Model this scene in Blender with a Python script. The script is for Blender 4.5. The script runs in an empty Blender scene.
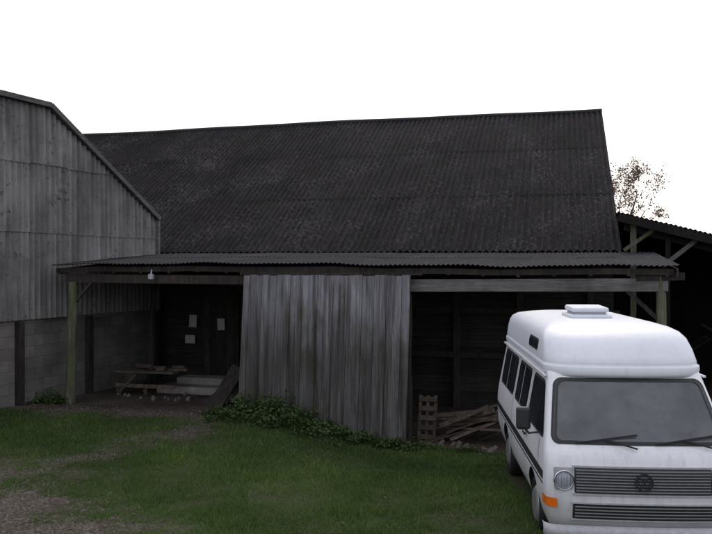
import bpy, math, random
import numpy as np
from mathutils import Vector, Matrix
random.seed(7); rng=np.random.default_rng(11)
sc=bpy.context.scene
V=Vector
# ------------------------------------------------------------------ materials
def newmat(name):
    m=bpy.data.materials.new(name); m.use_nodes=True
    nt=m.node_tree; nt.nodes.clear()
    o=nt.nodes.new('ShaderNodeOutputMaterial'); b=nt.nodes.new('ShaderNodeBsdfPrincipled')
    nt.links.new(b.outputs[0],o.inputs[0])
    return m,nt,b
def N(nt,t,**k):
    n=nt.nodes.new(t)
    for a,v in k.items(): setattr(n,a,v)
    return n
def coords(nt,kind,scale):
    tc=N(nt,'ShaderNodeTexCoord'); mp=N(nt,'ShaderNodeMapping')
    mp.inputs['Scale'].default_value=scale
    nt.links.new(tc.outputs[kind],mp.inputs[0]); return mp.outputs[0]
def noise(nt,co,sc_,det=5,rough=.6):
    n=N(nt,'ShaderNodeTexNoise'); n.inputs['Scale'].default_value=sc_
    n.inputs['Detail'].default_value=det; n.inputs['Roughness'].default_value=rough
    nt.links.new(co,n.inputs['Vector']); return n.outputs['Fac']
def ramp(nt,fac,stops):
    r=N(nt,'ShaderNodeValToRGB'); e=r.color_ramp.elements
    while len(e)<len(stops): e.new(.5)
    for i,(p,c) in enumerate(stops):
        e[i].position=p; e[i].color=(c[0],c[1],c[2],1) if hasattr(c,'__len__') else (c,c,c,1)
    nt.links.new(fac,r.inputs[0]); return r.outputs[0]
def mix(nt,fac,a,b,mode='MIX'):
    n=N(nt,'ShaderNodeMix',data_type='RGBA',blend_type=mode)
    for s,i in ((fac,0),(a,6),(b,7)):
        if hasattr(s,'is_linked') or hasattr(s,'links'): nt.links.new(s,n.inputs[i])
        elif i==0: n.inputs[0].default_value=s
        else: n.inputs[i].default_value=(s[0],s[1],s[2],1)
    return n.outputs[2]
def attr(nt,name):
    a=N(nt,'ShaderNodeAttribute'); a.attribute_name=name; return a.outputs['Fac']
def bump(nt,b,h,st,dist=.02):
    n=N(nt,'ShaderNodeBump'); n.inputs['Strength'].default_value=st; n.inputs['Distance'].default_value=dist
    nt.links.new(h,n.inputs['Height']); nt.links.new(n.outputs[0],b.inputs['Normal'])
def tinted(nt,col,lo=.7,hi=1.3):
    t=ramp(nt,attr(nt,'tint'),[(0,lo),(1,hi)] if hi<=1 else [(0,lo/hi),(1,1)])
    c=mix(nt,1.0,col,t,'MULTIPLY')
    if hi>1:
        c=mix(nt,1.0,c,(hi,hi,hi),'MULTIPLY')
    return c
def plain(name,c,rough=.5,var=.15,scale=6,metal=0,coat=0,bmp=0,kind='Object'):
    m,nt,b=newmat(name); co=coords(nt,kind,(1,1,1))
    f=noise(nt,co,scale,6)
    lo=[x*(1-var) for x in c]; hi=[min(1,x*(1+var)) for x in c]
    nt.links.new(ramp(nt,f,[(.3,lo),(.7,hi)]),b.inputs['Base Color'])
    b.inputs['Roughness'].default_value=rough; b.inputs['Metallic'].default_value=metal
    b.inputs['Coat Weight'].default_value=coat
    if bmp: bump(nt,b,f,bmp)
    return m
def wood(name,c1,c2,c3,scale=(14,14,1.0),moss=None,rough=.85,tl=.7,th=1.2,stain=False):
    m,nt,b=newmat(name); co=coords(nt,'Object',scale)
    g=noise(nt,co,1.6,8,.7)
    col=ramp(nt,g,[(.25,c1),(.5,c2),(.72,c3)])
    fine=noise(nt,coords(nt,'Object',tuple(s*3.5 for s in scale)),2,4,.7)
    col=mix(nt,.6,col,ramp(nt,fine,[(.3,.55),(.65,1.0)]),'MULTIPLY')
    big=noise(nt,coords(nt,'Object',(1.5,1.5,.5)),1.3,4)
    col=mix(nt,.8,col,ramp(nt,big,[(.3,.5),(.6,1.0)]),'MULTIPLY')
    if moss:
        mm=ramp(nt,noise(nt,coords(nt,'Object',(3,3,1.2)),1.1,5),[(.5,0),(.66,1)])
        col=mix(nt,mm,col,moss)
    if stain:
        sp=N(nt,'ShaderNodeSeparateXYZ'); nt.links.new(coords(nt,'Object',(1,1,1)),sp.inputs[0])
        st=noise(nt,coords(nt,'Object',(7,7,.18)),1.3,5,.6)
        a=N(nt,'ShaderNodeMath',operation='MULTIPLY_ADD'); nt.links.new(st,a.inputs[0]); a.inputs[1].default_value=-2.6; nt.links.new(sp.outputs[2],a.inputs[2])
        col=mix(nt,1,col,ramp(nt,a.outputs[0],[(0,(.45,.45,.40)),(.55,(.74,.74,.71)),(1.0,(1,1,1))]),'MULTIPLY')
        st2=ramp(nt,st,[(.48,(1,1,1)),(.60,(.48,.46,.43))]); col=mix(nt,.85,col,st2,'MULTIPLY')
    col=tinted(nt,col,tl,th)
    nt.links.new(col,b.inputs['Base Color']); b.inputs['Roughness'].default_value=rough
    b.inputs['Specular IOR Level'].default_value=.25
    bump(nt,b,g,.5,.01); return m
def sheet(name,c1,c2,c3,lich,lthr=.62,rough=.9,streak=1.0,rust=None,tl=.75,th=1.2,bigd=.5,spec=.2,grime=None,moss=None,gl=.75):
    m,nt,b=newmat(name)
    s=noise(nt,coords(nt,'UV',(5*streak,.45,1)),1.5,7,.65)
    col=ramp(nt,s,[(.3,c1),(.5,c2),(.7,c3)])
    big=noise(nt,coords(nt,'UV',(.5,.6,1)),1.0,6,.65)
    col=mix(nt,.9,col,ramp(nt,big,[(.35,bigd),(.62,1.0)]),'MULTIPLY')
    sp=noise(nt,coords(nt,'UV',(9,5,1)),1.5,6,.75)
    sp2=noise(nt,coords(nt,'UV',(1,.8,1)),.7,4)
    mm=N(nt,'ShaderNodeMath',operation='MULTIPLY_ADD'); nt.links.new(sp2,mm.inputs[0]); mm.inputs[1].default_value=.35; nt.links.new(sp,mm.inputs[2])
    lf=ramp(nt,mm.outputs[0],[(lthr+.12,0),(lthr+.22,1)])
    col=mix(nt,lf,col,lich)
    if rust:
        rf=ramp(nt,noise(nt,coords(nt,'UV',(.6,.4,1)),1.7,6,.7),[(.53,0),(.66,.7)])
        col=mix(nt,rf,col,rust)
    if moss:
        r2=noise(nt,coords(nt,'UV',(1.3,.5,3)),1.1,7,.75)
        col=mix(nt,ramp(nt,r2,[(.50,0),(.66,.85)]),col,moss)
        r3=noise(nt,coords(nt,'UV',(6,.6,1)),2.1,7,.75)
        col=mix(nt,ramp(nt,r3,[(.56,0),(.72,.7)]),col,(moss[0]*1.7+.02,moss[1]*1.5+.02,moss[2]*1.8+.024))
    if grime:
        rs_=noise(nt,coords(nt,'UV',(2.2,.12,1)),1.4,5,.7)
        col=mix(nt,ramp(nt,rs_,[(.46,0),(.66,gl)]),col,grime)
    col=tinted(nt,col,tl,th)
    nt.links.new(col,b.inputs['Base Color']); b.inputs['Roughness'].default_value=rough
    b.inputs['Specular IOR Level'].default_value=spec
    bump(nt,b,sp,.35,.01); return m

M={}
M['roof']=sheet('mossy_asbestos_roof',(.008,.0075,.009),(.014,.0125,.0145),(.028,.025,.028),(.056,.051,.052),.58,rust=(.022,.0145,.0135),tl=.82,th=1.12,bigd=.5,moss=(.0145,.0155,.012),spec=.1)
M['leanroof']=sheet('weathered_tin_roof',(.009,.0095,.013),(.018,.019,.024),(.034,.035,.043),(.018,.020,.016),.60,rough=.9,spec=.12,tl=.8,th=1.15,rust=(.022,.019,.018))
M['asb']=sheet('weathered_asbestos_wall',(.14,.135,.13),(.235,.228,.222),(.32,.312,.305),(.06,.057,.053),.62,streak=.8,tl=.88,th=1.06,bigd=.5,grime=(.085,.079,.072),gl=.75)
M['asbroof']=sheet('asbestos_roof',(.03,.028,.028),(.05,.05,.05),(.09,.09,.09),(.2,.2,.19),.62)
M['doorwood']=wood('weathered_grey_boards',(.13,.126,.137),(.26,.255,.275),(.39,.382,.41),(16,16,.6),moss=(.125,.127,.105),tl=.8,th=1.05,stain=True)
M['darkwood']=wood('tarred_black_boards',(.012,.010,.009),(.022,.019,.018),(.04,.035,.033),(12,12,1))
M['blackwood']=wood('near_black_boards',(.006,.005,.005),(.012,.010,.009),(.022,.019,.018),(12,12,1))  # near-black brown wood for the open shed's walls and roof timbers
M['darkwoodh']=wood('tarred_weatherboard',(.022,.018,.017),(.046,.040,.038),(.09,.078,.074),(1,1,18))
M['beam']=wood('weathered_beam',(.08,.075,.07),(.16,.152,.145),(.26,.25,.24),(1.2,1.2,16))
M['post']=wood('mossy_post',(.07,.08,.05),(.15,.155,.10),(.26,.26,.21),(14,14,1.2),moss=(.10,.12,.055))
M['rafter']=wood('old_rafters',(.02,.017,.014),(.045,.039,.033),(.08,.068,.056),(10,10,2))
M['plank']=wood('loose_planks',(.05,.038,.028),(.115,.09,.07),(.21,.175,.145),(5,5,5))
m,nt,b=newmat('concrete_blocks'); co=coords(nt,'UV',(1,1,1))
br=N(nt,'ShaderNodeTexBrick'); nt.links.new(co,br.inputs[0]); br.inputs['Scale'].default_value=1
br.inputs['Brick Width'].default_value=.45; br.inputs['Row Height'].default_value=.225; br.inputs['Mortar Size'].default_value=.007
br.inputs['Color1'].default_value=(.13,.12,.105,1); br.inputs['Color2'].default_value=(.20,.185,.165,1); br.inputs['Mortar'].default_value=(.085,.08,.072,1)
br.inputs['Mortar Smooth'].default_value=.5
n1=noise(nt,co,1.2,7,.7)
c=mix(nt,.8,br.outputs[0],ramp(nt,n1,[(.3,.35),(.65,1.0)]),'MULTIPLY')
nt.links.new(c,b.inputs[0]); b.inputs['Roughness'].default_value=.9
n2=noise(nt,co,40,4); bump(nt,b,mix(nt,.5,br.outputs[0],n2),.5,.02); M['block']=m
m,nt,b=newmat('ground_grass_and_gravel')
co=coords(nt,'Object',(1,1,1))
g1=noise(nt,co,2.2,6,.65); g2=noise(nt,co,28,5,.7)
grass=ramp(nt,g2,[(.3,(.014,.022,.007)),(.7,(.040,.058,.017))])
grass=mix(nt,ramp(nt,g1,[(.42,0),(.66,.8)]),grass,(.036,.036,.017))
vo=N(nt,'ShaderNodeTexVoronoi'); vo.inputs['Scale'].default_value=38; nt.links.new(co,vo.inputs['Vector'])
vg=ramp(nt,vo.outputs['Color'],[(.1,(.030,.023,.019)),(.5,(.066,.053,.046)),(.95,(.14,.12,.108))])
g3=noise(nt,co,1.1,5,.6)
vg=mix(nt,ramp(nt,g3,[(.42,0),(.62,.75)]),vg,(.038,.029,.022))
vg=mix(nt,ramp(nt,g2,[(.5,0),(.65,.5)]),vg,(.030,.038,.013))
nt.links.new(mix(nt,attr(nt,'dirt'),grass,vg),b.inputs[0]); b.inputs['Roughness'].default_value=.95
b.inputs['Specular IOR Level'].default_value=.15
bump(nt,b,vo.outputs['Distance'],.5,.02); M['ground']=m
def leafmat(name,a,b_,rough=.6,trans=.25):
    m,nt,b=newmat(name)
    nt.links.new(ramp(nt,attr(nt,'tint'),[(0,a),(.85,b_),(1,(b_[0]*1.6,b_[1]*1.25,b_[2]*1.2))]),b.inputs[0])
    b.inputs['Roughness'].default_value=rough; b.inputs['Specular IOR Level'].default_value=.25
    t=N(nt,'ShaderNodeBsdfTranslucent'); t.inputs[0].default_value=(b_[0]*1.3,b_[1]*1.4,b_[2],1)
    ms=N(nt,'ShaderNodeMixShader'); ms.inputs[0].default_value=trans
    nt.links.new(b.outputs[0],ms.inputs[1]); nt.links.new(t.outputs[0],ms.inputs[2])
    nt.links.new(ms.outputs[0],nt.nodes['Material Output'].inputs[0]); return m
M['grass']=leafmat('grass_blades',(.027,.052,.013),(.088,.142,.036))
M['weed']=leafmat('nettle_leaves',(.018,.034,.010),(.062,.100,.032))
M['treeleaf']=leafmat('autumn_leaves',(.05,.035,.022),(.14,.09,.06))
M['fallen']=leafmat('fallen_leaf',(.05,.035,.02),(.15,.11,.06))
M['bark']=plain('bark',(.05,.045,.04),.9,.3,10)
M['stone']=plain('gravel_stones',(.11,.092,.08),.9,.5,9)
M['concrete']=plain('old_concrete',(.22,.205,.19),.9,.3,5,bmp=.3)
M['paper']=plain('paper_notice',(.45,.45,.44),.8,.1,20)
M['mirror_grey']=plain('light_grey_box',(.36,.36,.37),.6,.15,20)
def carpaint(name,c_hi,c_lo,rough,dirt_z0,dirt_z1,stk):
    m,nt,b=newmat(name); co=coords(nt,'Object',(1,1,1))
    f=noise(nt,co,1.3,4,.55)
    col=ramp(nt,f,[(.3,c_lo),(.7,c_hi)])
    st=noise(nt,coords(nt,'Object',(9,9,.8)),1.5,5,.65)
    col=mix(nt,1,col,ramp(nt,st,[(.48,1.0),(.75,stk)]),'MULTIPLY')
    sx=N(nt,'ShaderNodeSeparateXYZ'); nt.links.new(co,sx.inputs[0])
    ad=N(nt,'ShaderNodeMath',operation='MULTIPLY_ADD'); nt.links.new(f,ad.inputs[0]); ad.inputs[1].default_value=.5; nt.links.new(sx.outputs[2],ad.inputs[2])
    col=mix(nt,ramp(nt,ad.outputs[0],[(dirt_z0,.6),(dirt_z1,0)]),col,(.28,.26,.23))
    nt.links.new(col,b.inputs[0])
    nt.links.new(ramp(nt,f,[(.3,rough+.15),(.65,rough)]),b.inputs['Roughness']); b.inputs['Coat Weight'].default_value=.15
    return m
M['paint']=carpaint('white_van_paint',(.73,.735,.75),(.64,.645,.66),.3,.5,1.0,.80)
M['grp']=carpaint('white_fibreglass',(.66,.68,.72),(.61,.63,.67),.42,.0,.02,.90)
M['rubber']=plain('black_rubber',(.012,.012,.013),.6,.2,20)
M['blackpl']=plain('black_plastic',(.02,.02,.022),.45,.2,20)
M['greypl']=plain('grey_bars',(.22,.22,.23),.4,.1,20)
M['chrome']=plain('chrome',(.6,.6,.62),.15,.05,5,metal=1)
M['amber']=plain('amber_lens',(.75,.16,.01),.2,.1,20)
M['hub']=plain('hubcap',(.35,.35,.36),.35,.2,10,metal=.6)
def glass(name,a,b_,rough):
    m,nt,b=newmat(name); f=noise(nt,coords(nt,'Object',(1,1,1)),1.8,4)
    nt.links.new(ramp(nt,f,[(.3,a),(.7,b_)]),b.inputs[0]); b.inputs['Roughness'].default_value=rough; b.inputs['IOR'].default_value=1.6
    return m
M['glass']=glass('dark_window_glass',(.014,.016,.02),(.035,.038,.045),.06)
m,nt,b=newmat('windscreen_glass'); b.inputs['Base Color'].default_value=(.14,.15,.165,1); b.inputs['Roughness'].default_value=.10; b.inputs['IOR'].default_value=1.9
tr=N(nt,'ShaderNodeBsdfTransparent'); tr.inputs[0].default_value=(.8,.85,.85,1); ms=N(nt,'ShaderNodeMixShader')
f=noise(nt,coords(nt,'Object',(1,1,1)),3,5,.7); nt.links.new(ramp(nt,f,[(.3,.40),(.7,.60)]),ms.inputs[0])
nt.links.new(tr.outputs[0],ms.inputs[1]); nt.links.new(b.outputs[0],ms.inputs[2]); nt.links.new(ms.outputs[0],nt.nodes['Material Output'].inputs[0]); M['screen']=m
M['seat']=plain('brown_seat_cloth',(.20,.17,.15),.9,.3,12)
m,nt,b=newmat('headlamp_lens'); w=N(nt,'ShaderNodeTexWave'); w.inputs['Scale'].default_value=22; nt.links.new(coords(nt,'Object',(1,1,1)),w.inputs[0])
nt.links.new(ramp(nt,w.outputs[0],[(0,(.12,.13,.15)),(1,(.42,.45,.5))]),b.inputs[0]); b.inputs['Roughness'].default_value=.08; M['lens']=m

# ------------------------------------------------------------------ mesh builder
def empty(name,loc=(0,0,0),rot=0):
    e=bpy.data.objects.new(name,None); e.location=loc; e.rotation_euler=(0,0,rot); e.empty_display_size=.3
    sc.collection.objects.link(e); return e
class MB:
    def __init__(s): s.v=[];s.f=[];s.t=[]
    def add(s,vs,fs,t=None):
        o=len(s.v); t=random.random() if t is None else t
        s.v+= [tuple(v) for v in vs]; s.f+=[tuple(i+o for i in f) for f in fs]; s.t+=[t]*len(vs)
    def beam(s,p0,p1,w,h,up=(0,0,1),t=None,w1=None,h1=None):
        p0,p1=V(p0),V(p1); d=(p1-p0).normalized(); up=V(up)
        x=d.cross(up).normalized(); y=x.cross(d).normalized()
        w1=w if w1 is None else w1; h1=h if h1 is None else h1
        vs=[]
        for p,a,b in ((p0,w,h),(p1,w1,h1)):
            for i,j in ((-1,-1),(1,-1),(1,1),(-1,1)): vs.append(p+x*i*a/2+y*j*b/2)
        s.add(vs,[(3,2,1,0),(4,5,6,7),(0,1,5,4),(1,2,6,5),(2,3,7,6),(3,0,4,7)],t)
    def tube(s,pts,rs,n=8,t=None,jit=0):
        pts=[V(p) for p in pts]; vs=[];fs=[]
        for i,p in enumerate(pts):
            d=(pts[min(i+1,len(pts)-1)]-pts[max(i-1,0)]).normalized()
            a=d.cross(V((0.13,1,0.05)) if abs(d.y)<.9 else V((1,0,0))).normalized(); b=d.cross(a)
            for k in range(n):
                an=2*math.pi*k/n; r=rs[i]*(1+random.uniform(-jit,jit)); vs.append(p+a*math.cos(an)*r+b*math.sin(an)*r)
        for i in range(len(pts)-1):
            for k in range(n): fs.append((i*n+k,i*n+(k+1)%n,(i+1)*n+(k+1)%n,(i+1)*n+k))
        fs.append(tuple(range(n-1,-1,-1))); fs.append(tuple((len(pts)-1)*n+k for k in range(n)))
        s.add(vs,fs,t)
    def obj(s,name,mat,parent=None,smooth=False,bevel=0):
        me=bpy.data.meshes.new(name); me.from_pydata(s.v,[],s.f); me.materials.append(mat)
        a=me.attributes.new('tint','FLOAT','POINT'); a.data.foreach_set('value',s.t)
        if smooth: me.polygons.foreach_set('use_smooth',[True]*len(me.polygons))
        me.update(); o=bpy.data.objects.new(name,me); sc.collection.objects.link(o)
        if parent: o.parent=parent
        if bevel:
            bv=o.modifiers.new('b','BEVEL'); bv.width=bevel; bv.segments=2
        return o
def npmesh(name,verts,faces,mat,tint=None,parent=None,smooth=False,uv=None,attrs=None):
    me=bpy.data.meshes.new(name); k=faces.shape[1]
    me.vertices.add(len(verts)); me.vertices.foreach_set('co',np.asarray(verts,np.float32).ravel())
    me.loops.add(faces.size); me.loops.foreach_set('vertex_index',faces.astype(np.int32).ravel())
    me.polygons.add(len(faces)); me.polygons.foreach_set('loop_start',np.arange(0,faces.size,k,dtype=np.int32))
    me.polygons.foreach_set('loop_total',np.full(len(faces),k,np.int32))
    me.update(calc_edges=True); me.validate()
    me.materials.append(mat)
    if tint is not None:
        a=me.attributes.new('tint','FLOAT','POINT'); a.data.foreach_set('value',np.asarray(tint,np.float32))
    for an,av in (attrs or {}).items():
        a=me.attributes.new(an,'FLOAT','POINT'); a.data.foreach_set('value',np.asarray(av,np.float32))
    if uv is not None and len(me.loops)==faces.size:
        l=me.uv_layers.new(name='UVMap'); l.data.foreach_set('uv',np.asarray(uv,np.float32)[faces.ravel()].ravel())
    me.polygons.foreach_set('use_smooth',np.full(len(me.polygons),smooth))
    o=bpy.data.objects.new(name,me); sc.collection.objects.link(o)
    if parent: o.parent=parent
    return o
def sst(a,b,x):
    t=np.clip((x-a)/(b-a),0,1); return t*t*(3-2*t)
def sheetobj(name,O,e,up,L,rows,mat,parent,pitch=.146,amp=.026,seg=8,topf=None,sheetw=1.0,lap=.016,jit=.004,ejit=.02,deform=None,nsub=4):
    O=np.array(O,float); e=np.array(e,float); e/=np.linalg.norm(e); up=np.array(up,float); up/=np.linalg.norm(up)
    n=np.cross(e,up)
    if n[1]>0: n=-n
    ds=pitch/seg if amp>0 else .25
    S=np.arange(0,L+ds/2,ds); S[-1]=L
    sh=np.floor(S/sheetw).astype(int)
    VV=[];FF=[];T=[];UV=[];off=0
    for ri in range(len(rows)-1):
        v0,v1=rows[ri],rows[ri+1]+(0.08 if ri<len(rows)-2 else 0)
        rj=rng.uniform(-1,1,sh.max()+1); re=rng.uniform(-1,1,sh.max()+1); tt=rng.random(sh.max()+1)
        for k in range(nsub+1):
            a=k/nsub; v=v0+(v1-v0)*a + (re[sh]*ejit if k==0 else 0)
            vv=np.full_like(S,1.0)*v
            if topf is not None: vv=np.minimum(vv,topf(S))
            h=amp*np.cos(2*np.pi*S/pitch)+lap*(1-a)+rj[sh]*jit*(1-a)
            P=O+np.outer(S,e)+np.outer(vv,up)+np.outer(h,n)
            if deform is not None: P=deform(P,S,vv)
            VV.append(P); T.append(tt[sh]); UV.append(np.stack([S,vv],1))
        c=len(S); i=np.arange(c-1)
        for k in range(nsub):
            A=off+k*c+i; FF.append(np.stack([A,A+1,A+1+c,A+c],1))
        off+=(nsub+1)*c
    VV=np.concatenate(VV);FF=np.concatenate(FF)
    if topf is not None:
        q=VV[FF]; area=np.linalg.norm(np.cross(q[:,2]-q[:,0],q[:,3]-q[:,1]),axis=1); FF=FF[area>1e-6]
    return npmesh(name,VV,FF,mat,np.concatenate(T),parent,True,np.concatenate(UV))

# ------------------------------------------------------------------ site frame (lean-to front line)
F0=np.array([5.19,13.0]); EL=np.array([-.967,.255]); EB=np.array([.255,.967])
def P(s,q,z): a=F0+EL*s+EB*q; return (float(a[0]),float(a[1]),z)
def S_(u,q=0): return (F0[0]+EB[0]*q-u*(F0[1]+EB[1]*q))/(-EL[0]+u*EL[1])
def PX(x,q,z): return P(S_((x-356)/800,q),q,z)
def lumps(x,y,f=1.0,seed=0):
    r=np.random.default_rng(seed); o=0
    for i in range(7):
        a=r.uniform(0,6.28); k=f*r.uniform(.6,2.2); o=o+np.sin((x*np.cos(a)+y*np.sin(a))*k+r.uniform(0,6.28))/7
    return o*1.6
def gz(x,y):
    x=np.asarray(x,float);y=np.asarray(y,float)
    z=-.42*sst(-2.3,1.1,x)*sst(9.8,13.8,y)
    z=z+1.2*(1-sst(0,6.5,np.abs(y)))*(1-sst(8,25,np.abs(x)))
    z=z+.03*lumps(x,y,1.3,3)*sst(30,10,np.abs(y)) +.012*lumps(x,y,6,5)
    z=z+.15*sst(-5.2,-7,x)*sst(17,12,y)
    return z
def sqof(x,y):
    dx=x-F0[0]; dy=y-F0[1]; return dx*EL[0]+dy*EL[1], dx*EB[0]+dy*EB[1]
def dirt(x,y):
    s,q=sqof(x,y); n=lumps(x,y,3,9); n2=lumps(x,y,9,12); w=n*.3+n2*.2+lumps(x,y,26,13)*.14
    d=sst(.7,-.7,(x+y-6.2)/1.41+w*1.2)*sst(1.5,-.5,x)
    pts=[(-7,7.6),(-4.6,10.2),(-3.5,12.2),(-2.7,13.9),(-3.5,16)]; dm=np.full(np.shape(x),99.)
    for (ax,ay),(bx,by) in zip(pts[:-1],pts[1:]):
        t=np.clip(((x-ax)*(bx-ax)+(y-ay)*(by-ay))/((bx-ax)**2+(by-ay)**2),0,1)
        dm=np.minimum(dm,np.hypot(x-ax-t*(bx-ax),y-ay-t*(by-ay)))
    d=np.maximum(d,.82*sst(.66,.10,dm+w*.8))
    d=np.maximum(d,sst(-1.2,-.5,q+w*.9)*sst(7.4,8.1,s+w*.4))
    d=np.maximum(d,sst(-.15,.1,q))
    return np.clip(d,0,1)
xs=np.concatenate([[-400,-200,-100,-60,-40,-25,-16,-12],np.arange(-10,6.01,.08),[7,8,10,13,18,25,40,60,100,200,400]])
ys=np.concatenate([[-400,-200,-100,-50,-25,-12,-6,-3,0,2,4,5.5],np.arange(6.5,18,.08),[19,20,22,25,30,40,60,100,200,400]])
X,Y=np.meshgrid(xs,ys); Z=gz(X,Y); nx=len(xs)
ii,jj=np.meshgrid(np.arange(nx-1),np.arange(len(ys)-1)); A=(jj*nx+ii).ravel()
npmesh('ground',np.stack([X.ravel(),Y.ravel(),Z.ravel()],1),np.stack([A,A+1,A+1+nx,A+nx],1),M['ground'],None,None,True,None,{'dirt':dirt(X,Y).ravel()})
def scatter(n,x0,x1,y0,y1): return rng.uniform(x0,x1,n),rng.uniform(y0,y1,n)
gx,gy=scatter(520000,-9,5.2,7.2,16.5)
s,q=sqof(gx,gy); dd=dirt(gx,gy)
thin=.70+.6*lumps(gx,gy,2.5,21)+.3*lumps(gx,gy,8,22)
keep=(rng.random(len(gx))>dd*1.0-.01)&(rng.random(len(gx))<thin)&(q<-.02)&(np.abs(gx)<.5*gy+.4)
keep&=~((gx>2.0)&(gx<3.8)&(gy>8)&(gy<12))
gx,gy=gx[keep],gy[keep]; n=len(gx)
h=rng.uniform(.022,.06,n)*(1+.6*lumps(gx,gy,4,33)).clip(.45,1.8); h*=np.where(rng.random(n)<.03,1.9,1)
an=rng.uniform(0,6.28,n); la=rng.uniform(0,6.28,n); ll=h*rng.uniform(.2,1.0,n); w=rng.uniform(.004,.008,n)
b0=np.stack([gx,gy,gz(gx,gy)-.004],1); dx=np.stack([np.cos(an)*w,np.sin(an)*w,0*w],1)
tip=b0+np.stack([np.cos(la)*ll,np.sin(la)*ll,h],1)
vv=np.stack([b0-dx,b0+dx,tip],1).reshape(-1,3)
tt=np.repeat(np.clip(.45+.42*lumps(gx,gy,1.6,44)+.15*lumps(gx,gy,7,45)+rng.normal(0,.2,n),0,1),3)
npmesh('grass',vv,np.arange(3*n).reshape(-1,3),M['grass'],tt)
sx_,sy_=scatter(30000,-7,0,7.6,16); d=dirt(sx_,sy_); _,q=sqof(sx_,sy_); k=(rng.random(len(d))<d*.6)&(q<0)&(np.abs(sx_)<.5*sy_+.3); sx_,sy_=sx_[k],sy_[k]; n=len(sx_)
oc=np.array([(1,0,0),(-1,0,0),(0,1,0),(0,-1,0),(0,0,1),(0,0,-1)],float); of=np.array([(0,2,4),(2,1,4),(1,3,4),(3,0,4),(2,0,5),(1,2,5),(3,1,5),(0,3,5)])
r=rng.uniform(.005,.018,n)*(1+(rng.random(n)<.02)*1.3)
vv=oc[None]*r[:,None,None]*rng.uniform(.6,1.2,(n,6,1)); vv[:,:,2]*=.6
a=rng.uniform(0,6.28,n)[:,None]; xr=vv[:,:,0]*np.cos(a)-vv[:,:,1]*np.sin(a); yr=vv[:,:,0]*np.sin(a)+vv[:,:,1]*np.cos(a)
vv=np.stack([xr+sx_[:,None],yr+sy_[:,None],vv[:,:,2]+gz(sx_,sy_)[:,None]],2).reshape(-1,3)
npmesh('gravel',vv,(of[None]+6*np.arange(n)[:,None,None]).reshape(-1,3),M['stone'])
def leaves(name,C,size,mat,parent=None,tint=None,flat=.6,aspect=.55):
    n=len(C); nrm=rng.normal(0,1,(n,3)); nrm[:,2]=np.abs(nrm[:,2])+flat; nrm/=np.linalg.norm(nrm,axis=1)[:,None]
    a=np.cross(nrm,rng.normal(0,1,(n,3))); a/=np.linalg.norm(a,axis=1)[:,None]; b=np.cross(nrm,a)
    s=size*rng.uniform(.6,1.3,n)[:,None]
    vv=np.stack([C-a*s,C+b*s*aspect-nrm*s*.15,C+a*s,C-b*s*aspect-nrm*s*.15],1).reshape(-1,3)
    t=np.repeat(rng.random(n) if tint is None else tint,4)
    return npmesh(name,vv,np.arange(4*n).reshape(-1,4),mat,t,parent)
fx,fy=scatter(260,-7,4,7.6,15); _,q=sqof(fx,fy); k=q<-.1; fx,fy=fx[k],fy[k]
leaves('fallen_leaves',np.stack([fx,fy,gz(fx,fy)+.025],1),.018,M['fallen'],flat=1,aspect=.7)
def weedpatch(name,clumps,size=.035):
    C=[];T=[];st=MB()
    for (x,y,r,h,n) in clumps:
        z0=float(gz(x,y)); k=max(6,n//28)
        for i in range(k):
            a=random.uniform(0,6.28); rr=r*math.sqrt(random.random()); px=x+rr*math.cos(a); py=y+rr*math.sin(a)*.7; hh=h*(1-.5*rr/r)*random.uniform(.45,1.3)
            lx=random.uniform(-.1,.1); ly=random.uniform(-.12,.05)
            st.tube([(px,py,z0-.02),(px+lx,py+ly,z0+hh)],[.005,.002],3)
            for j in range(28):
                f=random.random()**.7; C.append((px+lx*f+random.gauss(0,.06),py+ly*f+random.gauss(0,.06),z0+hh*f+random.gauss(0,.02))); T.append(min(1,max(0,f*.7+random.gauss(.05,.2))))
    o=leaves(name,np.array(C),size,M['weed'],tint=np.array(T)); st.obj('stems',M['weed'],o)
W=[]
def wp(x,q,r,h,n): p=PX(x,q,0); W.append((p[0],p[1],r,h,n))
for x,h in ((222,.22),(236,.42),(250,.55),(262,.52),(276,.68),(290,.60),(304,.42),(318,.32),(334,.24),(350,.30),(366,.20),(384,.2),(398,.16)): wp(x,-.32,.26,h,420)
for x,h in ((228,.25),(258,.35),(284,.36),(310,.22),(340,.16)): wp(x,-.75,.34,h,300)
weedpatch('nettle_patch',W); W=[]
for x,h in ((46,.30),(58,.22),(36,.2)): wp(x,.0,.22,h,260)
weedpatch('nettle_patch.001',W)
W=[]
for x,h in ((418,.2),(432,.14),(470,.16)): wp(x,-.25,.22,h,200)
weedpatch('nettle_patch.002',W,.028)

# ------------------------------------------------------------------ barn
barn=empty('timber_barn',(0,0,0))
B=lambda s,q,z:P(s,q,z)
sB=S_(.332,4.0); E3=(EL[0],EL[1],0)
run,rise=7.7,4.42; sl=math.hypot(run,rise); up=(EB[0]*run,EB[1]*run,rise)
def ds_(S): return .03*sst(9,17,S)+.008*np.sin(S*1.3)+.010*np.sin(S*.45+1)
def dsag(Pp,S,v):
    Pp=Pp.copy(); Pp[:,2]-= ds_(S)*(v/sl)
    k=.10*(v/sl)*(1-S/19.6); Pp[:,0]+=EL[0]*k; Pp[:,1]+=EL[1]*k
    return Pp
sheetobj('roof',B(sB,4.0,3.08),E3,up,19.6,[0,2.9,5.9,sl],M['roof'],barn,pitch=.15,amp=.026,deform=dsag,nsub=5,ejit=.02,jit=.004,lap=.006)
upb=(-EB[0]*run,-EB[1]*run,rise)
o=B(sB,4.0+2*run,3.08); sheetobj('back_roof',o,E3,upb,19.6,[0,4.4,sl],M['roof'],barn,pitch=.30,amp=.024,seg=6,deform=dsag)
mb=MB()
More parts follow.
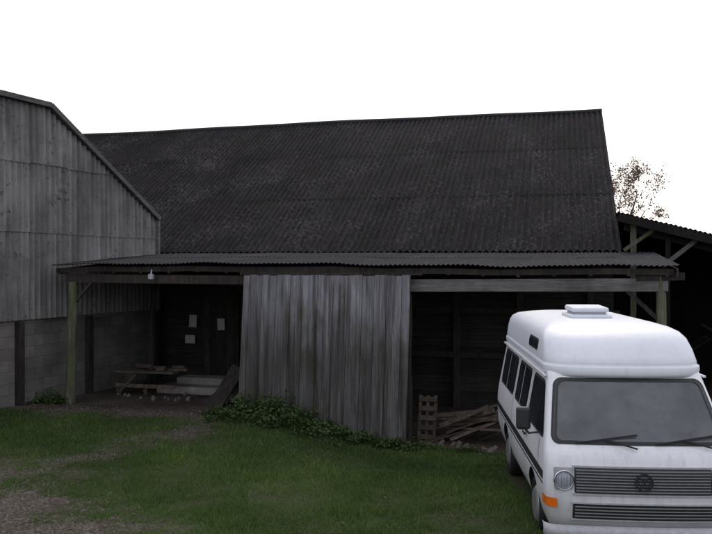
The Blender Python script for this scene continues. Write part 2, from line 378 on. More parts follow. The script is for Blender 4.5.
S=np.linspace(0,19.6,60); pts=[]
for s in S:
    pts.append(B(sB+s+.10*(1-s/19.6)-.01,4.0+run,float(3.08+rise-ds_(s)+.01)))
mb.tube(pts,[.06]*len(pts),8,.6); mb.obj('ridge_cap',M['asbroof'],barn,True)
mb=MB()
for sg in (-1,1):
    mb.beam(B(sB+.03,4.0+run+sg*run,3.0),B(sB+.12,4.0+run,3.0+rise),.04,.14)
mb.obj('verge_boards',M['rafter'],barn)
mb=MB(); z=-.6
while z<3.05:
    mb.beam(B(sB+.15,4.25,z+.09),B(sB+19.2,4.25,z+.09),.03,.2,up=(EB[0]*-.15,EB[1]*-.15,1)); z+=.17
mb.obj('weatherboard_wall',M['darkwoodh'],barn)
mb=MB()
for ss in (sB+.17,sB+19.3):
    q0=4.3
    while q0<4.0+2*run-.4:
        qm=q0+.1; top=2.95+rise*(1-abs(qm-(4+run))/run)
        mb.beam(B(ss,qm,-.6),B(ss,qm,top),.03,.205,up=(EB[0],EB[1],0)); q0+=.2
mb.obj('gable_boards',M['darkwood'],barn)
mb=MB(); mb.beam(B(sB+.2,4+2*run-.25,1.25),B(sB+19.2,4+2*run-.25,1.25),.05,3.7); mb.obj('rear_wall',M['darkwood'],barn)

# ------------------------------------------------------------------ lean-to
lean=empty('lean_to_shed',(0,0,0)); LL=11.55
def sagl(S): return .045*np.sin(np.pi*np.clip(S/LL,0,1)*2.0+.3)*.5+.012*np.sin(S*2.7+1)+.006*np.sin(S*5.1)
def dlean(Pp,S,v):
    Pp=Pp.copy(); Pp[:,2]-= sagl(S)*(1-v/5.5); return Pp
sheetobj('tin_roof',P(-.05,-.12,2.79),E3,(EB[0]*4.2,EB[1]*4.2,.27),LL+.1,[0,2.1,4.2],M['leanroof'],lean,pitch=.085,amp=.011,seg=6,deform=dlean,sheetw=.8,ejit=.03,jit=.005,lap=.008)
mb=MB()
for i in range(20):
    s=.12+i*(LL-.2)/19; z=-float(sagl(s)); mb.beam(P(s,.0,2.67+z),P(s,4.15,2.95),.06,.11)
mb.obj('rafters',M['rafter'],lean)
mb=MB()
ns=12
for i in range(ns):
    s0=.02+(LL-.02)*i/ns; s1=.02+(LL-.02)*(i+1)/ns; mb.beam(P(s0,.02,2.69-float(sagl(s0))),P(s1,.02,2.69-float(sagl(s1))),.03,.10,t=.4)
mb.obj('eaves_board',M['rafter'],lean)
mb=MB()
mb.beam(P(.1,.12,2.46),P(4.5,.12,2.42),.12,.22,t=.5); mb.beam(P(4.3,.16,2.46),P(7.5,.16,2.46),.08,.12,t=.3)
mb.obj('header_beam',M['beam'],lean,bevel=.008)
mb=MB(); mb.beam(P(7.3,.12,2.50),P(11.4,.12,2.52),.10,.17,t=.95); mb.obj('header_beam_old',M['rafter'],lean,bevel=.008)
def post(mb,s,q,z0,z1,r,lean_=(0,0)):
    n=9; pts=[]
    for i in range(n):
        f=i/(n-1); p=V(P(s+lean_[0]*f+.012*math.sin(i*1.7),q+lean_[1]*f,z0+(z1-z0)*f)); pts.append(p)
    mb.tube(pts,[r*(1.12-.2*i/(n-1)) for i in range(n)],9,None,.08)
mb=MB()
post(mb,S_(-.358,.1),.1,-.1,2.45,.10,(-.08,0)); 
post(mb,S_(.381,.12),.12,-.6,2.6,.08)
mb.obj('corner_posts',M['post'],lean)
mb=MB()
post(mb,4.45,.14,-.6,2.4,.075); post(mb,7.4,.14,-.2,2.4,.075)
post(mb,S_(-.258,2.4),2.4,-.1,2.7,.07,(-.12,0))
mb.beam(P(S_(.381,.12),.12,1.85),P(S_(.381,.12)+.55,.12,2.38),.07,.07)
mb.beam(P(S_(-.358,.1)-.03,.1,1.95),P(S_(-.358,.1)-.5,.1,2.44),.06,.06)
mb.obj('inner_posts',M['rafter'],lean)
mb=MB(); mb.beam(P(-.15,.1,2.60),P(.6,.1,2.58),.10,.12,t=.2); mb.beam(P(-.02,-.1,2.66),P(-.02,4.1,2.93),.035,.13,t=.3); mb.obj('verge_board',M['rafter'],lean)
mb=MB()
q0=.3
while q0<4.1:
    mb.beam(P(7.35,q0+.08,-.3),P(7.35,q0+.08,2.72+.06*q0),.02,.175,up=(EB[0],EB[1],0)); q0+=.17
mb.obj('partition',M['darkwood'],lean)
mb=MB()
for s in (1.2,2.7,4.1,5.6): mb.beam(P(s,4.12,-.6),P(s,4.12,2.85),.14,.12,up=(EB[0],EB[1],0),t=.8)
for z in (.75,1.75): mb.beam(P(.6,4.1,z),P(6.9,4.1,z+.03),.06,.12,t=.6)
mb.obj('wall_studs',M['rafter'],lean)
mb=MB(); sL,sR=S_(-.1375),S_(.0695); bL,bR=S_(-.1455),S_(.0655); k=24; zb=lambda f:.03-.44*f
widths=[random.uniform(.75,1.2) for _ in range(k)]; tot=sum(widths); acc=0
for i,wd in enumerate(widths):
    f0=acc/tot+.0006; acc+=wd; f1=acc/tot-.0006
    jz=random.uniform(-.03,.03); dz=random.uniform(-.005,.005); t=random.random()
    qf=-.10+dz+(.018 if i%2 else 0)+(-.022 if (i//6)%2 else 0)
    zt=2.60+random.uniform(-.01,.01)
    vs=[]
    for qq in (qf,qf+.025):
        for f,zz,tp in ((f0,zb(f0)+jz,0),(f1,zb(f1)+jz,0),(f1,zt,1),(f0,zt,1)):
            s=(sL+(sR-sL)*f) if tp else (bL+(bR-bL)*f)
            vs.append(P(s,qq+(.0 if tp else -.12*f),zz))
    mb.add(vs,[(0,1,2,3),(7,6,5,4),(0,4,5,1),(1,5,6,2),(2,6,7,3),(3,7,4,0)],t)
door=mb.obj('boarded_door',M['doorwood'],lean)
mb=MB()
mb.beam(P(sL+.1,-.03,2.63),P(sR-.2,-.03,2.63),.05,.05); 
for z in (.45,1.4,2.3): mb.beam(P(sL,.0,z),P(sR,.0,z-.1),.04,.12)
mb.obj('door_rail',M['rafter'],lean)
mb=MB(); p=PX(152,.0,2.56); mb.beam((p[0]-.04,p[1]-.08,p[2]),(p[0]+.05,p[1]-.1,p[2]),.09,.10); mb.beam((p[0],p[1]-.08,p[2]+.04),(p[0],p[1]-.02,p[2]+.14),.03,.03)
mb.obj('outdoor_lamp',M['mirror_grey'],None,bevel=.015)
def notice(name,x,y,w,h):
    q=4.06; s=S_((x-356)/800,q); D=P(s,q,0)[1]; z=2.8-(y-264)*D/800; mb=MB()
    mb.beam(P(s-w/2,q,z),P(s+w/2,q,z+random.uniform(-.01,.01)),.004,h); mb.obj(name,M['paper'])
notice('paper_notice',193,321,.20,.30); notice('paper_notice.001',221,324,.19,.28); notice('paper_notice.002',190,339,.26,.20)
mb=MB(); a=S_((238-356)/800,4.1); c=S_((203-356)/800,4.1)
for s in (a,c): mb.beam(P(s,4.12,-.05),P(s,4.12,2.0),.08,.08)
mb.beam(P(a,4.12,2.04),P(c,4.12,2.04),.08,.08)
for i in range(6):
    f=(i+.5)/6; s=a+(c-a)*f; mb.beam(P(s,4.15,-.05),P(s,4.15,1.98),.02,(c-a)/6*1.0,up=(EL[0],EL[1],0))
mb.obj('plank_door',M['rafter'],barn)
bench=empty('workbench'); mb=MB()
sa,sb=S_((122-356)/800,1.7),S_((180-356)/800,1.7)
for i in range(4): mb.beam(P(sa,1.45+i*.15,.50),P(sb,1.45+i*.15,.50),.13,.035,t=.3)
mb.obj('top',M['plank'],bench); mb=MB()
for s in (sa-.08,sb+.08,(sa+sb)/2):
    for q_ in (1.45,1.9): mb.beam(P(s,q_,0),P(s,q_,.48),.06,.06)
mb.beam(P(sa,1.45,.2),P(sb,1.45,.2),.03,.08); mb.beam(P(sa-.1,1.42,.05),P(sa-.5,1.42,.45),.03,.05)
mb.obj('legs',M['plank'],bench)
mb=MB(); 
for i in range(9):
    s=sb+(sa-sb)*random.uniform(.05,.8); mb.beam(P(s,1.5+random.uniform(0,.3),.55+.03*(i%3)),P(s-random.uniform(.1,.5),1.6,.56+.03*(i%3)),.08,.05,t=.1)
mb.obj('timber_offcuts',M['plank'])
mb=MB(); sa,sb=S_((163-356)/800,2.2),S_((224-356)/800,2.2)
mb.beam(P(sa,2.2,.06),P(sb,2.2,.06),.6,.16); mb.beam(P(sa-.25,2.6,.2),P(sb+.1,2.6,.2),.5,.16); mb.obj('concrete_step',M['concrete'],bevel=.02)
mb=MB()
mb.beam(PX(213,.5,-.02),PX(239,.9,.75),.30,.03,up=(-.3,-1,.4),t=.1); mb.beam(PX(205,.7,0),PX(236,1.0,.5),.14,.03,up=(0,-1,.4),t=.3); mb.obj('leaning_boards',M['rafter'])
mb=MB()
for i in range(18):
    x=random.uniform(112,190); q_=random.uniform(.9,2.2); p=PX(x,q_,0); r=random.uniform(.03,.07)
    mb.tube([(p[0],p[1],-.02),(p[0]+.02,p[1],r*.5),(p[0],p[1],r*.8)],[r,r*.9,r*.5],6,None,.25)
mb.obj('rubble_stones',M['stone'])
g=-.42
mb=MB(); p=V(PX(418,.55,g)); ex=V((-EL[0],-EL[1],0)); upv=V((EB[0]*.25,EB[1]*.25,1)).normalized()
for i in range(3): a=p+ex*(.02+i*.14); mb.beam(a,a+upv*.82,.05,.07,up=EB.tolist()+[0])
for i in range(5): a=p+upv*(.08+i*.17)+V((-EB[0]*.06,-EB[1]*.06,0)); mb.beam(a,a+ex*.33,.09,.02,up=upv.cross(ex),t=random.uniform(0,.5))
mb.obj('wooden_pallet',M['plank'])
mb=MB()
for i in range(18):
    x=random.uniform(450,500); q_=random.uniform(.3,1.5); L=random.uniform(.7,1.5); an=random.uniform(-.4,.4)
    p=V(PX(x,q_,g+.08+random.random()*.50)); d=ex*math.cos(an)+V((EB[0],EB[1],0))*math.sin(an); d.z=random.uniform(.05,.5)
    mb.beam(p-d*L/2,p+d*L/2,random.choice((.2,.15,.09)),random.choice((.025,.06)))
mb.obj('plank_pile',M['plank'])
mb=MB()
for i in range(22):
    x=random.uniform(416,500); p=PX(x,random.uniform(.0,.5),0); r=random.uniform(.03,.07); zz=float(gz(p[0],p[1]))
    mb.tube([(p[0],p[1],zz-.02),(p[0]+.02,p[1],zz+r*.6),(p[0],p[1],zz+r*.95)],[r,r*.9,r*.35],6,None,.25)
mb.obj('rubble_stones.001',M['stone'])

# ------------------------------------------------------------------ left corrugated building
fb=empty('corrugated_farm_building')
C=np.array([-4.86,19.5]); w=np.array([.394,.919]); bd=np.array([-.97,.243])
pf=[(0,3.90),(3.55,6.02),(4.75,6.02),(6.3,5.97),(10.2,3.9)]
def ztop(s): return np.interp(s,[a for a,_ in pf],[b for _,b in pf])
zb_=1.70
sheetobj('sheet_wall',(C[0],C[1],zb_),(-w[0],-w[1],0),(0,0,1),10.2,[0,1.72,3.1,4.4],M['asb'],fb,pitch=.146,amp=.030,topf=lambda s:ztop(s)-zb_-.02,lap=.02,jit=.006,nsub=5)
nr=np.array([.919,-.394])
O=C-nr*.06
sheetobj('block_wall',(O[0],O[1],-.4),(-w[0],-w[1],0),(0,0,1),10.2,[0,zb_+.42],M['block'],fb,amp=0,jit=0,ejit=0,lap=0,nsub=2)
mb=MB()
for s in (0.05,2.35,4.28,6.6,9):
    a=C-w*s+nr*.0; mb.beam((a[0],a[1],-.3),(a[0],a[1],zb_-.02),.13,.13,up=(w[0],w[1],0),t=.2)
mb.obj('concrete_posts',M['rafter'],fb)
mb=MB()
for (s0,z0),(s1,z1) in zip(pf[:-1],pf[1:]):
    a=C-w*s0+nr*.05; c=C-w*s1+nr*.05; mb.beam((a[0],a[1],z0+.0),(c[0],c[1],z1+.0),.16,.10,t=.02)
a=C+nr*.03; mb.beam((a[0],a[1],1.7),(a[0],a[1],3.87),.1,.08,up=(w[0],w[1],0),t=.3)
mb.obj('verge_trim',M['beam'],fb)
for i,((s0,z0),(s1,z1)) in enumerate(zip(pf[:-1],pf[1:])):
    a=C-w*s0; c=C-w*s1
    L=math.hypot(math.hypot(*(c-a)),z1-z0)
    sheetobj('roof_slope_%d'%(i+1),(a[0],a[1],z0+.03),(bd[0],bd[1],0),(c[0]-a[0],c[1]-a[1],z1-z0),13,[0,L],M['asbroof'],fb,pitch=.29,amp=.025,seg=6,nsub=2)
mb=MB()
for s in (0,10.2):
    a=C-w*s+bd*.05; c=a+bd*13; mb.beam((a[0],a[1],1.8),(c[0],c[1],1.8),.08,4.1)
a=C+bd*13; c=C-w*10.2+bd*13; mb.beam((a[0],a[1],2.6),(c[0],c[1],2.6),.08,6)
mb.obj('side_walls',M['asbroof'],fb)

# ------------------------------------------------------------------ right open shed
sh=empty('open_shed'); ER=-EL
R0=np.array([5.98,17.5])
def R(a,q,z): p=R0+ER*a+EB*q; return (float(p[0]),float(p[1]),z)
rs=.27
sheetobj('tin_roof',R(-.25,-.3,3.92),(ER[0],ER[1],-rs),(EB[0],EB[1],0),7,[0,3,6.5],M['roof'],sh,pitch=.1,amp=.012,seg=6,nsub=3)
mb=MB()
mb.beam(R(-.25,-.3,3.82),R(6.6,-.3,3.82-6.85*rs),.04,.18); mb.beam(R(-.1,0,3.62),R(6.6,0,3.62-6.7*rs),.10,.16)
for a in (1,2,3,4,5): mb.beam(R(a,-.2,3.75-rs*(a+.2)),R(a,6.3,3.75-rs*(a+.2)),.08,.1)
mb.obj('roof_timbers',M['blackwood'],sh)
mb=MB()
mb.beam(R(.08,0,-.5),R(.08,0,3.65),.12,.12,up=EB.tolist()+[0],t=.2)
mb.beam(R(-.12,-.05,3.1),R(.5,-.05,3.55),.06,.08,t=.1)
mb.obj('shed_post',M['post'],sh); mb=MB()
mb.beam(R(.78,-.05,-.5),R(.78,-.05,3.4),.10,.10,up=EB.tolist()+[0],t=.0)
mb.beam(R(4.5,0,-.5),R(4.5,0,2.5),.14,.14,up=EB.tolist()+[0],t=.3)
mb.obj('inner_post',M['blackwood'],sh); mb=MB()
mb.beam(R(.72,-.12,2.80),R(1.40,-.12,3.36),.07,.09,t=.0)
mb.obj('brace',M['beam'],sh)
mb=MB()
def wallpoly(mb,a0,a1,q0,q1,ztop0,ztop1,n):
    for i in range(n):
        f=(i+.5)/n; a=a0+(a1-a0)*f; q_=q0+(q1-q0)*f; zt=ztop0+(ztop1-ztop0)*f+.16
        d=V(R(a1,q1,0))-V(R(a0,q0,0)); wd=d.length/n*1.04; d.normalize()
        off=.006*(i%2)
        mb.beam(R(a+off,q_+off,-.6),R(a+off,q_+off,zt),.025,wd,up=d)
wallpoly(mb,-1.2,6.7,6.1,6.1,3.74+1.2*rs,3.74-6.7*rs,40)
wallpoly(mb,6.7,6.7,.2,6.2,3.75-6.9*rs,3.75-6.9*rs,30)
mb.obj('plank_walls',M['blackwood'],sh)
mb=MB()
for i in range(16):
    a=random.uniform(1.2,4.5); mb.beam(R(a,random.uniform(3,5),random.uniform(.2,2.0)),R(a+random.uniform(.3,1.2),random.uniform(3,5),random.uniform(.2,2.0)),.12,.05)
mb.obj('stored_timber',M['rafter'])

# ------------------------------------------------------------------ tree behind
def tree(name,x,y,seed,trunk,L0):
    random.seed(seed); mb=MB(); tips=[]
    def br(p,d,L,r,dep):
        pts=[p];rs_=[r]; dd=V(d)
        for i in range(4):
            dd=(dd+V((random.gauss(0,.14),random.gauss(0,.14),random.gauss(.03,.1)))).normalized(); pts.append(pts[-1]+dd*L/4); rs_.append(r*(1-.17*(i+1)))
            if dep<=2: tips.append(pts[-1])
        mb.tube(pts,rs_,5)
        if dep==0: return
        for i in range(4):
            q=pts[random.choice((2,3,4))]; a=random.uniform(0,6.28); v=(dd+V((math.cos(a),math.sin(a),.1))*random.uniform(.6,1.1)).normalized()
            br(q,v,L*random.uniform(.55,.75),max(.006,rs_[-1]*.6),dep-1)
    p=V((x,y,-.3)); pts=[p,p+V((.05,0,trunk*.5)),p+V((-.05,0,trunk))]; mb.tube(pts,[.14,.11,.08],7)
    for i in range(4):
        a=i*1.57+.4; br(pts[-1]-V((0,0,.25*i)),V((math.cos(a)*.5,math.sin(a)*.5,.8)).normalized(),L0,.045,3)
    root=mb.obj(name,M['bark'],None,True)
    C=[]
    for t in tips:
        if random.random()<.34:
            for i in range(5): C.append((t.x+random.gauss(0,.09),t.y+random.gauss(0,.09),t.z+random.gauss(0,.08)))
    leaves('leaves',np.array(C),.045,M['treeleaf'],root,flat=0)
tree('thin_tree',10.2,30,5,4.7,1.3)
random.seed(3)

# ------------------------------------------------------------------ camper van
van=empty('camper_van',(2.745,7.62,-.10),math.radians(-4))
def I(tab): 
    a=[t[0] for t in tab]; b=[t[1] for t in tab]; return lambda z: float(np.interp(z,a,b))
yf=I([(.28,.10),(.45,.03),(.6,.0),(.9,.02),(1.04,.05),(1.13,.12),(1.72,.58),(1.80,.66),(1.86,.80)])
wf=I([(.28,.82),(.4,.87),(.55,.905),(.75,.92),(1.0,.915),(1.1,.90),(1.72,.79),(1.80,.775),(1.86,.73)])
yr_=I([(.28,4.42),(.6,4.5),(1.1,4.48),(1.72,4.38),(1.86,4.28)])
def Fy(x,z,yf=yf,wf=wf,r=.11,bow=.05):
    w_=wf(z); ax=min(abs(x),w_); y=yf(z)+bow*(ax/w_)**2
    if ax>w_-r: dx=ax-(w_-r); y+= r-math.sqrt(max(0,r*r-dx*dx))
    return y
def ringbody(name,zs,yf,wf,yr,mat,r=.11,bow=.05,rr=.12,bev=0):
    vs=[];fs=[];n=None
    for z in zs:
        w_=wf(z); ring=[]
        xs_=[-w_*math.cos(math.pi*i/28) for i in range(29)]
        for x in xs_: ring.append((x,Fy(x,z,yf,wf,min(r,w_*.6),bow),z))
        for yy in np.linspace(0,1,18)[1:-1]: ring.append((w_,Fy(w_,z,yf,wf,min(r,w_*.6),bow)*(1-yy)+(yr(z)-rr)*yy,z))
        for x in xs_[::-1]:
            ax=abs(x); y=yr(z); 
            if ax>w_-rr: dx=ax-(w_-rr); y-=rr-math.sqrt(max(0,rr*rr-dx*dx))
            ring.append((x,y,z))
        for yy in np.linspace(1,0,18)[1:-1]: ring.append((-w_,Fy(w_,z,yf,wf,min(r,w_*.6),bow)*(1-yy)+(yr(z)-rr)*yy,z))
        n=len(ring); vs+=ring
    for k in range(len(zs)-1):
        for i in range(n): fs.append((k*n+i,k*n+(i+1)%n,(k+1)*n+(i+1)%n,(k+1)*n+i))
    fs.append(tuple(range(n-1,-1,-1))); fs.append(tuple((len(zs)-1)*n+i for i in range(n)))
    mb=MB(); mb.add(vs,fs,.5); return mb.obj(name,mat,van,True)
zs=[.28,.34,.4,.47,.55,.65,.75,.85,.95,1.04,1.09,1.13,1.2,1.3,1.4,1.5,1.6,1.68,1.72,1.76,1.80,1.83,1.86]
body=ringbody('body',zs,yf,wf,yr_,M['paint'])
AX=(.92,3.34); me=body.data; me.materials.append(M['rubber'])
def cutwith(cut):
    bpy.context.view_layer.update()
    md=body.modifiers.new('cut','BOOLEAN'); md.object=cut; md.operation='DIFFERENCE'; md.solver='EXACT'
    with bpy.context.temp_override(object=body,active_object=body,selected_objects=[body]):
        bpy.ops.object.modifier_apply(modifier=md.name)
    bpy.data.objects.remove(cut,do_unlink=True)
for ay in AX:
    for sx in (-1,1):
        bpy.ops.mesh.primitive_cylinder_add(vertices=40,radius=.385,depth=.5,location=(sx*.82,ay,.33),rotation=(0,math.pi/2,0))
        cut=bpy.context.object; cut.parent=van; cutwith(cut)
mb=MB(); vs=[]
for z,hw_,y0,y1 in ((1.165,.80,-.15,1.75),(1.70,.70,.25,1.75)):
    vs+=[(-hw_,y0,z),(hw_,y0,z),(hw_,y1,z),(-hw_,y1,z)]
mb.add(vs,[(3,2,1,0),(4,5,6,7),(0,1,5,4),(1,2,6,5),(2,3,7,6),(3,0,4,7)],.5)
cutwith(mb.obj('cutter',M['paint'],van))
for p in body.data.polygons:
    c=p.center
    for ay in AX:
        if math.hypot(c.y-ay,c.z-.33)<.387 and (abs(p.normal.x)<.2 or abs(c.x)<.7): p.material_index=1
    if 1.16<c.z<1.705 and c.y<1.76 and abs(c.x)<wf(c.z)-.02 and c.y>Fy(c.x,c.z)+.02: p.material_index=1
with bpy.context.temp_override(object=body,active_object=body,selected_objects=[body],selected_editable_objects=[body]):
    try: bpy.ops.object.shade_smooth_by_angle(angle=math.radians(35))
    except Exception as ex: print('smooth',ex)
hy=I([(1.74,.56),(1.80,.555),(1.84,.57),(1.85,.60),(1.87,.60),(1.88,.60),(2.0,.70),(2.10,.82),(2.16,.95),(2.20,1.12),(2.23,1.35),(2.25,1.8)])
hw=I([(1.74,.80),(1.80,.815),(1.84,.815),(1.85,.80),(1.87,.80),(1.88,.80),(2.0,.785),(2.10,.765),(2.16,.73),(2.20,.67),(2.23,.57),(2.25,.42)])
hr=I([(1.74,4.42),(2.0,4.40),(2.15,4.32),(2.20,4.2),(2.25,3.8)])
top=ringbody('high_top_roof',[1.74,1.77,1.80,1.83,1.84,1.85,1.87,1.88,1.94,2.0,2.05,2.1,2.13,2.16,2.18,2.20,2.215,2.23,2.24,2.25],hy,hw,hr,M['grp'],r=.24,bow=.10,rr=.25)
def rr_in(z,z0,z1,r):
    d=0
    if z<z0+r: d=z0+r-z
    elif z>z1-r: d=z-(z1-r)
    return r-math.sqrt(max(0,r*r-d*d))
def zrows(z0,z1,r,n=10):
    a=[z0+r*(1-math.cos(math.pi/2*i/5)) for i in range(6)]; b=[z1-r*(1-math.cos(math.pi/2*i/5)) for i in range(6)][::-1]
    m_=[z0+r+(z1-z0-2*r)*i/n for i in range(1,n)]; return a+m_+b
def patchF(name,hwf,z0,z1,off,mat,r=.05,xc=0,yf=yf,wf=wf,rad=.11,bow=.05,nx=20):
    vs=[];fs=[];Z=zrows(z0,z1,r)
    for z in Z:
        h=(hwf(z) if callable(hwf) else hwf)-rr_in(z,z0,z1,r)
        for i in range(nx+1):
            x=xc-h+2*h*i/nx; vs.append((x,Fy(x,z,yf,wf,rad,bow)-off,z))
    for k in range(len(Z)-1):
        for i in range(nx): a=k*(nx+1)+i; fs.append((a,a+1,a+nx+2,a+nx+1))
    mb=MB(); mb.add(vs,fs,.5); return mb.obj(name,mat,van,True)
def frameF(name,h_out,h_in,o,i_,off,mat,ro,ri,n=20):
    def outline(hwf,z0,z1,r):
        Z=zrows(z0,z1,r); L=[(-(hwf(z)-rr_in(z,z0,z1,r)),z) for z in Z]; Rr=[(-x,z) for x,z in L][::-1]
        T=[(L[-1][0]*(1-2*k/n),z1) for k in range(1,n)]; Bt=[(-L[0][0]*(1-2*k/n),z0) for k in range(1,n)]
        return L+T+Rr+Bt
    a=outline(h_out,o[0],o[1],ro); b=outline(h_in,i_[0],i_[1],ri); m_=len(a)
    vs=[(x,Fy(x,z)-off,z) for x,z in a]+[(x,Fy(x,z)-off-.012,z) for x,z in b]
    fs=[(k,(k+1)%m_,m_+(k+1)%m_,m_+k) for k in range(m_)]
    mb=MB(); mb.add(vs,fs,.5); return mb.obj(name,mat,van,True)
def patchS(name,y0,y1,z0,z1,off,mat,r=.05,wf=wf,sides=(-1,1)):
    mb=MB()
    for sd in sides:
        vs=[];fs=[];Z=zrows(z0,z1,r)
        for z in Z:
            a=(y0(z) if callable(y0) else y0); i_=rr_in(z,z0,z1,r)
            vs+= [(sd*(wf(z)+off),a+i_,z),(sd*(wf(z)+off),y1-i_,z)]
        for k in range(len(Z)-1): fs.append((2*k,2*k+1,2*k+3,2*k+2))
        mb.add(vs,fs,.5)
    return mb.obj(name,mat,van,True)
frameF('windscreen_seal',lambda z:wf(z)-.045,lambda z:wf(z)-.095,(1.14,1.73),(1.175,1.70),.006,M['rubber'],.08,.06)
patchF('windscreen',lambda z:wf(z)-.07,1.16,1.712,.010,M['screen'],.06)
mb=MB(); mb.beam((-.76,.50,1.13),(.76,.50,1.13),.62,.10); mb.beam((.18,.58,1.20),(.62,.58,1.20),.2,.08); mb.obj('dashboard',M['blackpl'],van,bevel=.03)
mb=MB()
for sx in (-.42,.42):
    mb.beam((sx,1.20,1.16),(sx,1.30,1.50),.44,.12,up=(0,-1,0)); mb.beam((sx,1.28,1.53),(sx,1.31,1.64),.22,.08,up=(0,-1,0))
mb.obj('seats',M['seat'],van,bevel=.04)
mb=MB(); c0=V((.42,.80,1.24)); rg=[]
for k in range(25):
    a=2*math.pi*k/24; rg.append(c0+V((math.cos(a)*.19,math.sin(a)*.19*.75,math.sin(a)*.19*.5)))
mb.tube(rg,[.013]*25,6); mb.beam(c0,c0+V((0,-.25,-.1)),.03,.03); mb.beam(rg[0],rg[12],.02,.03); mb.obj('steering_wheel',M['blackpl'],van,True)
mb=MB(); mb.beam((-.1,.66,1.64),(.1,.66,1.64),.02,.05); mb.obj('rear_view_mirror',M['blackpl'],van)
A0=lambda d:(lambda z: yf(z)+.20+d)
for nm,a,b,z0,z1 in (('cab_window',A0(0),1.46,1.15,1.68),('side_window',1.64,2.62,1.18,1.68),('rear_side_window',2.80,4.12,1.18,1.68)):
    a2=A0(.03) if callable(a) else a+.03
    patchS(nm+'_seal',a,b,z0,z1,.004,M['rubber'],.07); patchS(nm,a2,b-.03,z0+.03,z1-.03,.009,M['glass'],.05)
patchS('window_divider',2.10,2.13,1.20,1.66,.013,M['mirror_grey'],.01)
patchS('window_divider_2',3.44,3.47,1.20,1.66,.013,M['mirror_grey'],.01)
patchS('side_stripe',.20,4.36,.78,.865,.004,M['blackpl'],.01)
patchS('pinstripe',.20,4.36,.735,.755,.004,M['blackpl'],.004)
patchS('sill_trim',1.35,2.9,.33,.38,.006,M['blackpl'],.01)
for i,(y,za,zb2) in enumerate(((1.53,.42,1.74),(.50,.72,1.12),(2.71,.42,1.74),(1.56,.42,.5))): patchS('door_gap_%d'%i,y,y+.010,za,zb2,.0035,M['rubber'],.003)
patchS('high_top_window',1.35,2.0,1.93,2.06,.006,M['rubber'],.05,wf=hw); patchS('high_top_glass',1.38,1.97,1.95,2.04,.011,M['glass'],.04,wf=hw)
mb=MB()
for sd in (-1,1):
    mb.beam((sd*.94,1.30,1.0),(sd*.94,1.45,1.0),.02,.03); mb.beam((sd*.94,1.60,1.0),(sd*.94,1.75,1.0),.02,.03)
mb.obj('door_handles',M['blackpl'],van)
mb=MB()
for sd in (-1,1): mb.beam((sd*.815,.72,1.735),(sd*.815,4.3,1.735),.03,.02)
mb.obj('gutters',M['paint'],van)
patchF('upper_grille',.645,.695,.945,.006,M['blackpl'],.02)
patchF('lower_grille',.66,.445,.60,.006,M['blackpl'],.02)
def barF(mb,x0,x1,z,h,off,n=16,dep=.012):
    vs=[];fs=[]
    for i in range(n+1):
        x=x0+(x1-x0)*i/n; y=Fy(x,z)-off
        vs+=[(x,y+.01,z-h/2),(x,y-dep,z-h/2),(x,y-dep,z+h/2),(x,y+.01,z+h/2)]
    for i in range(n):
        a=4*i
        for k in range(4): fs.append((a+k,a+(k+1)%4,a+4+(k+1)%4,a+4+k))
    fs.append((0,3,2,1)); fs.append((4*n,4*n+1,4*n+2,4*n+3)); mb.add(vs,fs,.5)
mb=MB()
for i in range(8): barF(mb,-.63,.63,.722+i*.028,.009,.008)
for i in range(4): barF(mb,-.64,.64,.475+i*.032,.009,.008)
mb.obj('grille_bars',M['greypl'],van)
mb=MB(); barF(mb,-.66,.66,.95,.016,.004); barF(mb,-.66,.66,.69,.016,.004); barF(mb,-.67,.67,.605,.012,.004); barF(mb,-.67,.67,.44,.012,.004); mb.obj('grille_frame',M['mirror_grey'],van)
mb=MB()
for sd in (-1,1):
    barF(mb,sd*.66,sd*.835,.82,.235,.0,dep=.006,n=8)
mb.obj('headlamp_surrounds',M['mirror_grey'],van)
def disc(mb,c,r,prof,n=28):
    vs=[];fs=[]
    for (rr,yy) in prof:
        for k in range(n): a=2*math.pi*k/n; vs.append((c[0]+rr*r*math.cos(a),c[1]-yy,c[2]+rr*r*math.sin(a)))
    for j in range(len(prof)-1):
        for k in range(n): fs.append((j*n+k,j*n+(k+1)%n,(j+1)*n+(k+1)%n,(j+1)*n+k))
    fs.append(tuple((len(prof)-1)*n+k for k in range(n))); mb.add(vs,fs,.5)
m1,m2,m3=MB(),MB(),MB()
for sd in (-1,1):
    c=(sd*.745,Fy(.745,.82)-.004,.822)
    disc(m1,c,.098,[(1,0),(1,.03),(.93,.036),(.88,.03),(.86,.01)]); disc(m2,c,.086,[(1,.012),(.8,.024),(.5,.033),(.2,.037)])
    x0=.80; n=7; vs=[];fs=[]
    for z in (.555,.645):
        for i in range(n+1):
            f=i/n; x=x0+(wf(z)-x0)*min(1,f*1.0); y=Fy(x,z)
            if i==n: y+=.08
            vs.append((sd*(x+.010),y-.012,z))
    for i in range(n): fs.append((i,i+1,n+2+i,n+1+i))
    m3.add(vs,fs,.5)
m1.obj('headlamp_rims',M['chrome'],van,True); m2.obj('headlamp_lenses',M['lens'],van,True); m3.obj('indicators',M['amber'],van)
mb=MB(); cy=Fy(0,.82)-.03
disc(mb,(0,cy,.82),.085,[(1,0),(1,.012),(.86,.012),(.86,0)])
mb2=MB()
for pts in (((-.045,.06),(-.02,.01),(0,.035),(.02,.01),(.045,.06)),((-.065,.03),(-.03,-.06),(0,.0),(.03,-.06),(.065,.03))):
    for a,b in zip(pts[:-1],pts[1:]): mb2.beam((a[0],cy-.012,.82+a[1]),(b[0],cy-.012,.82+b[1]),.008,.012,up=(0,1,0))
mb2.obj('emblem_strokes',M['blackpl'],van)
mb.f=mb.f[:-1]; mb.obj('emblem_ring',M['blackpl'],van)
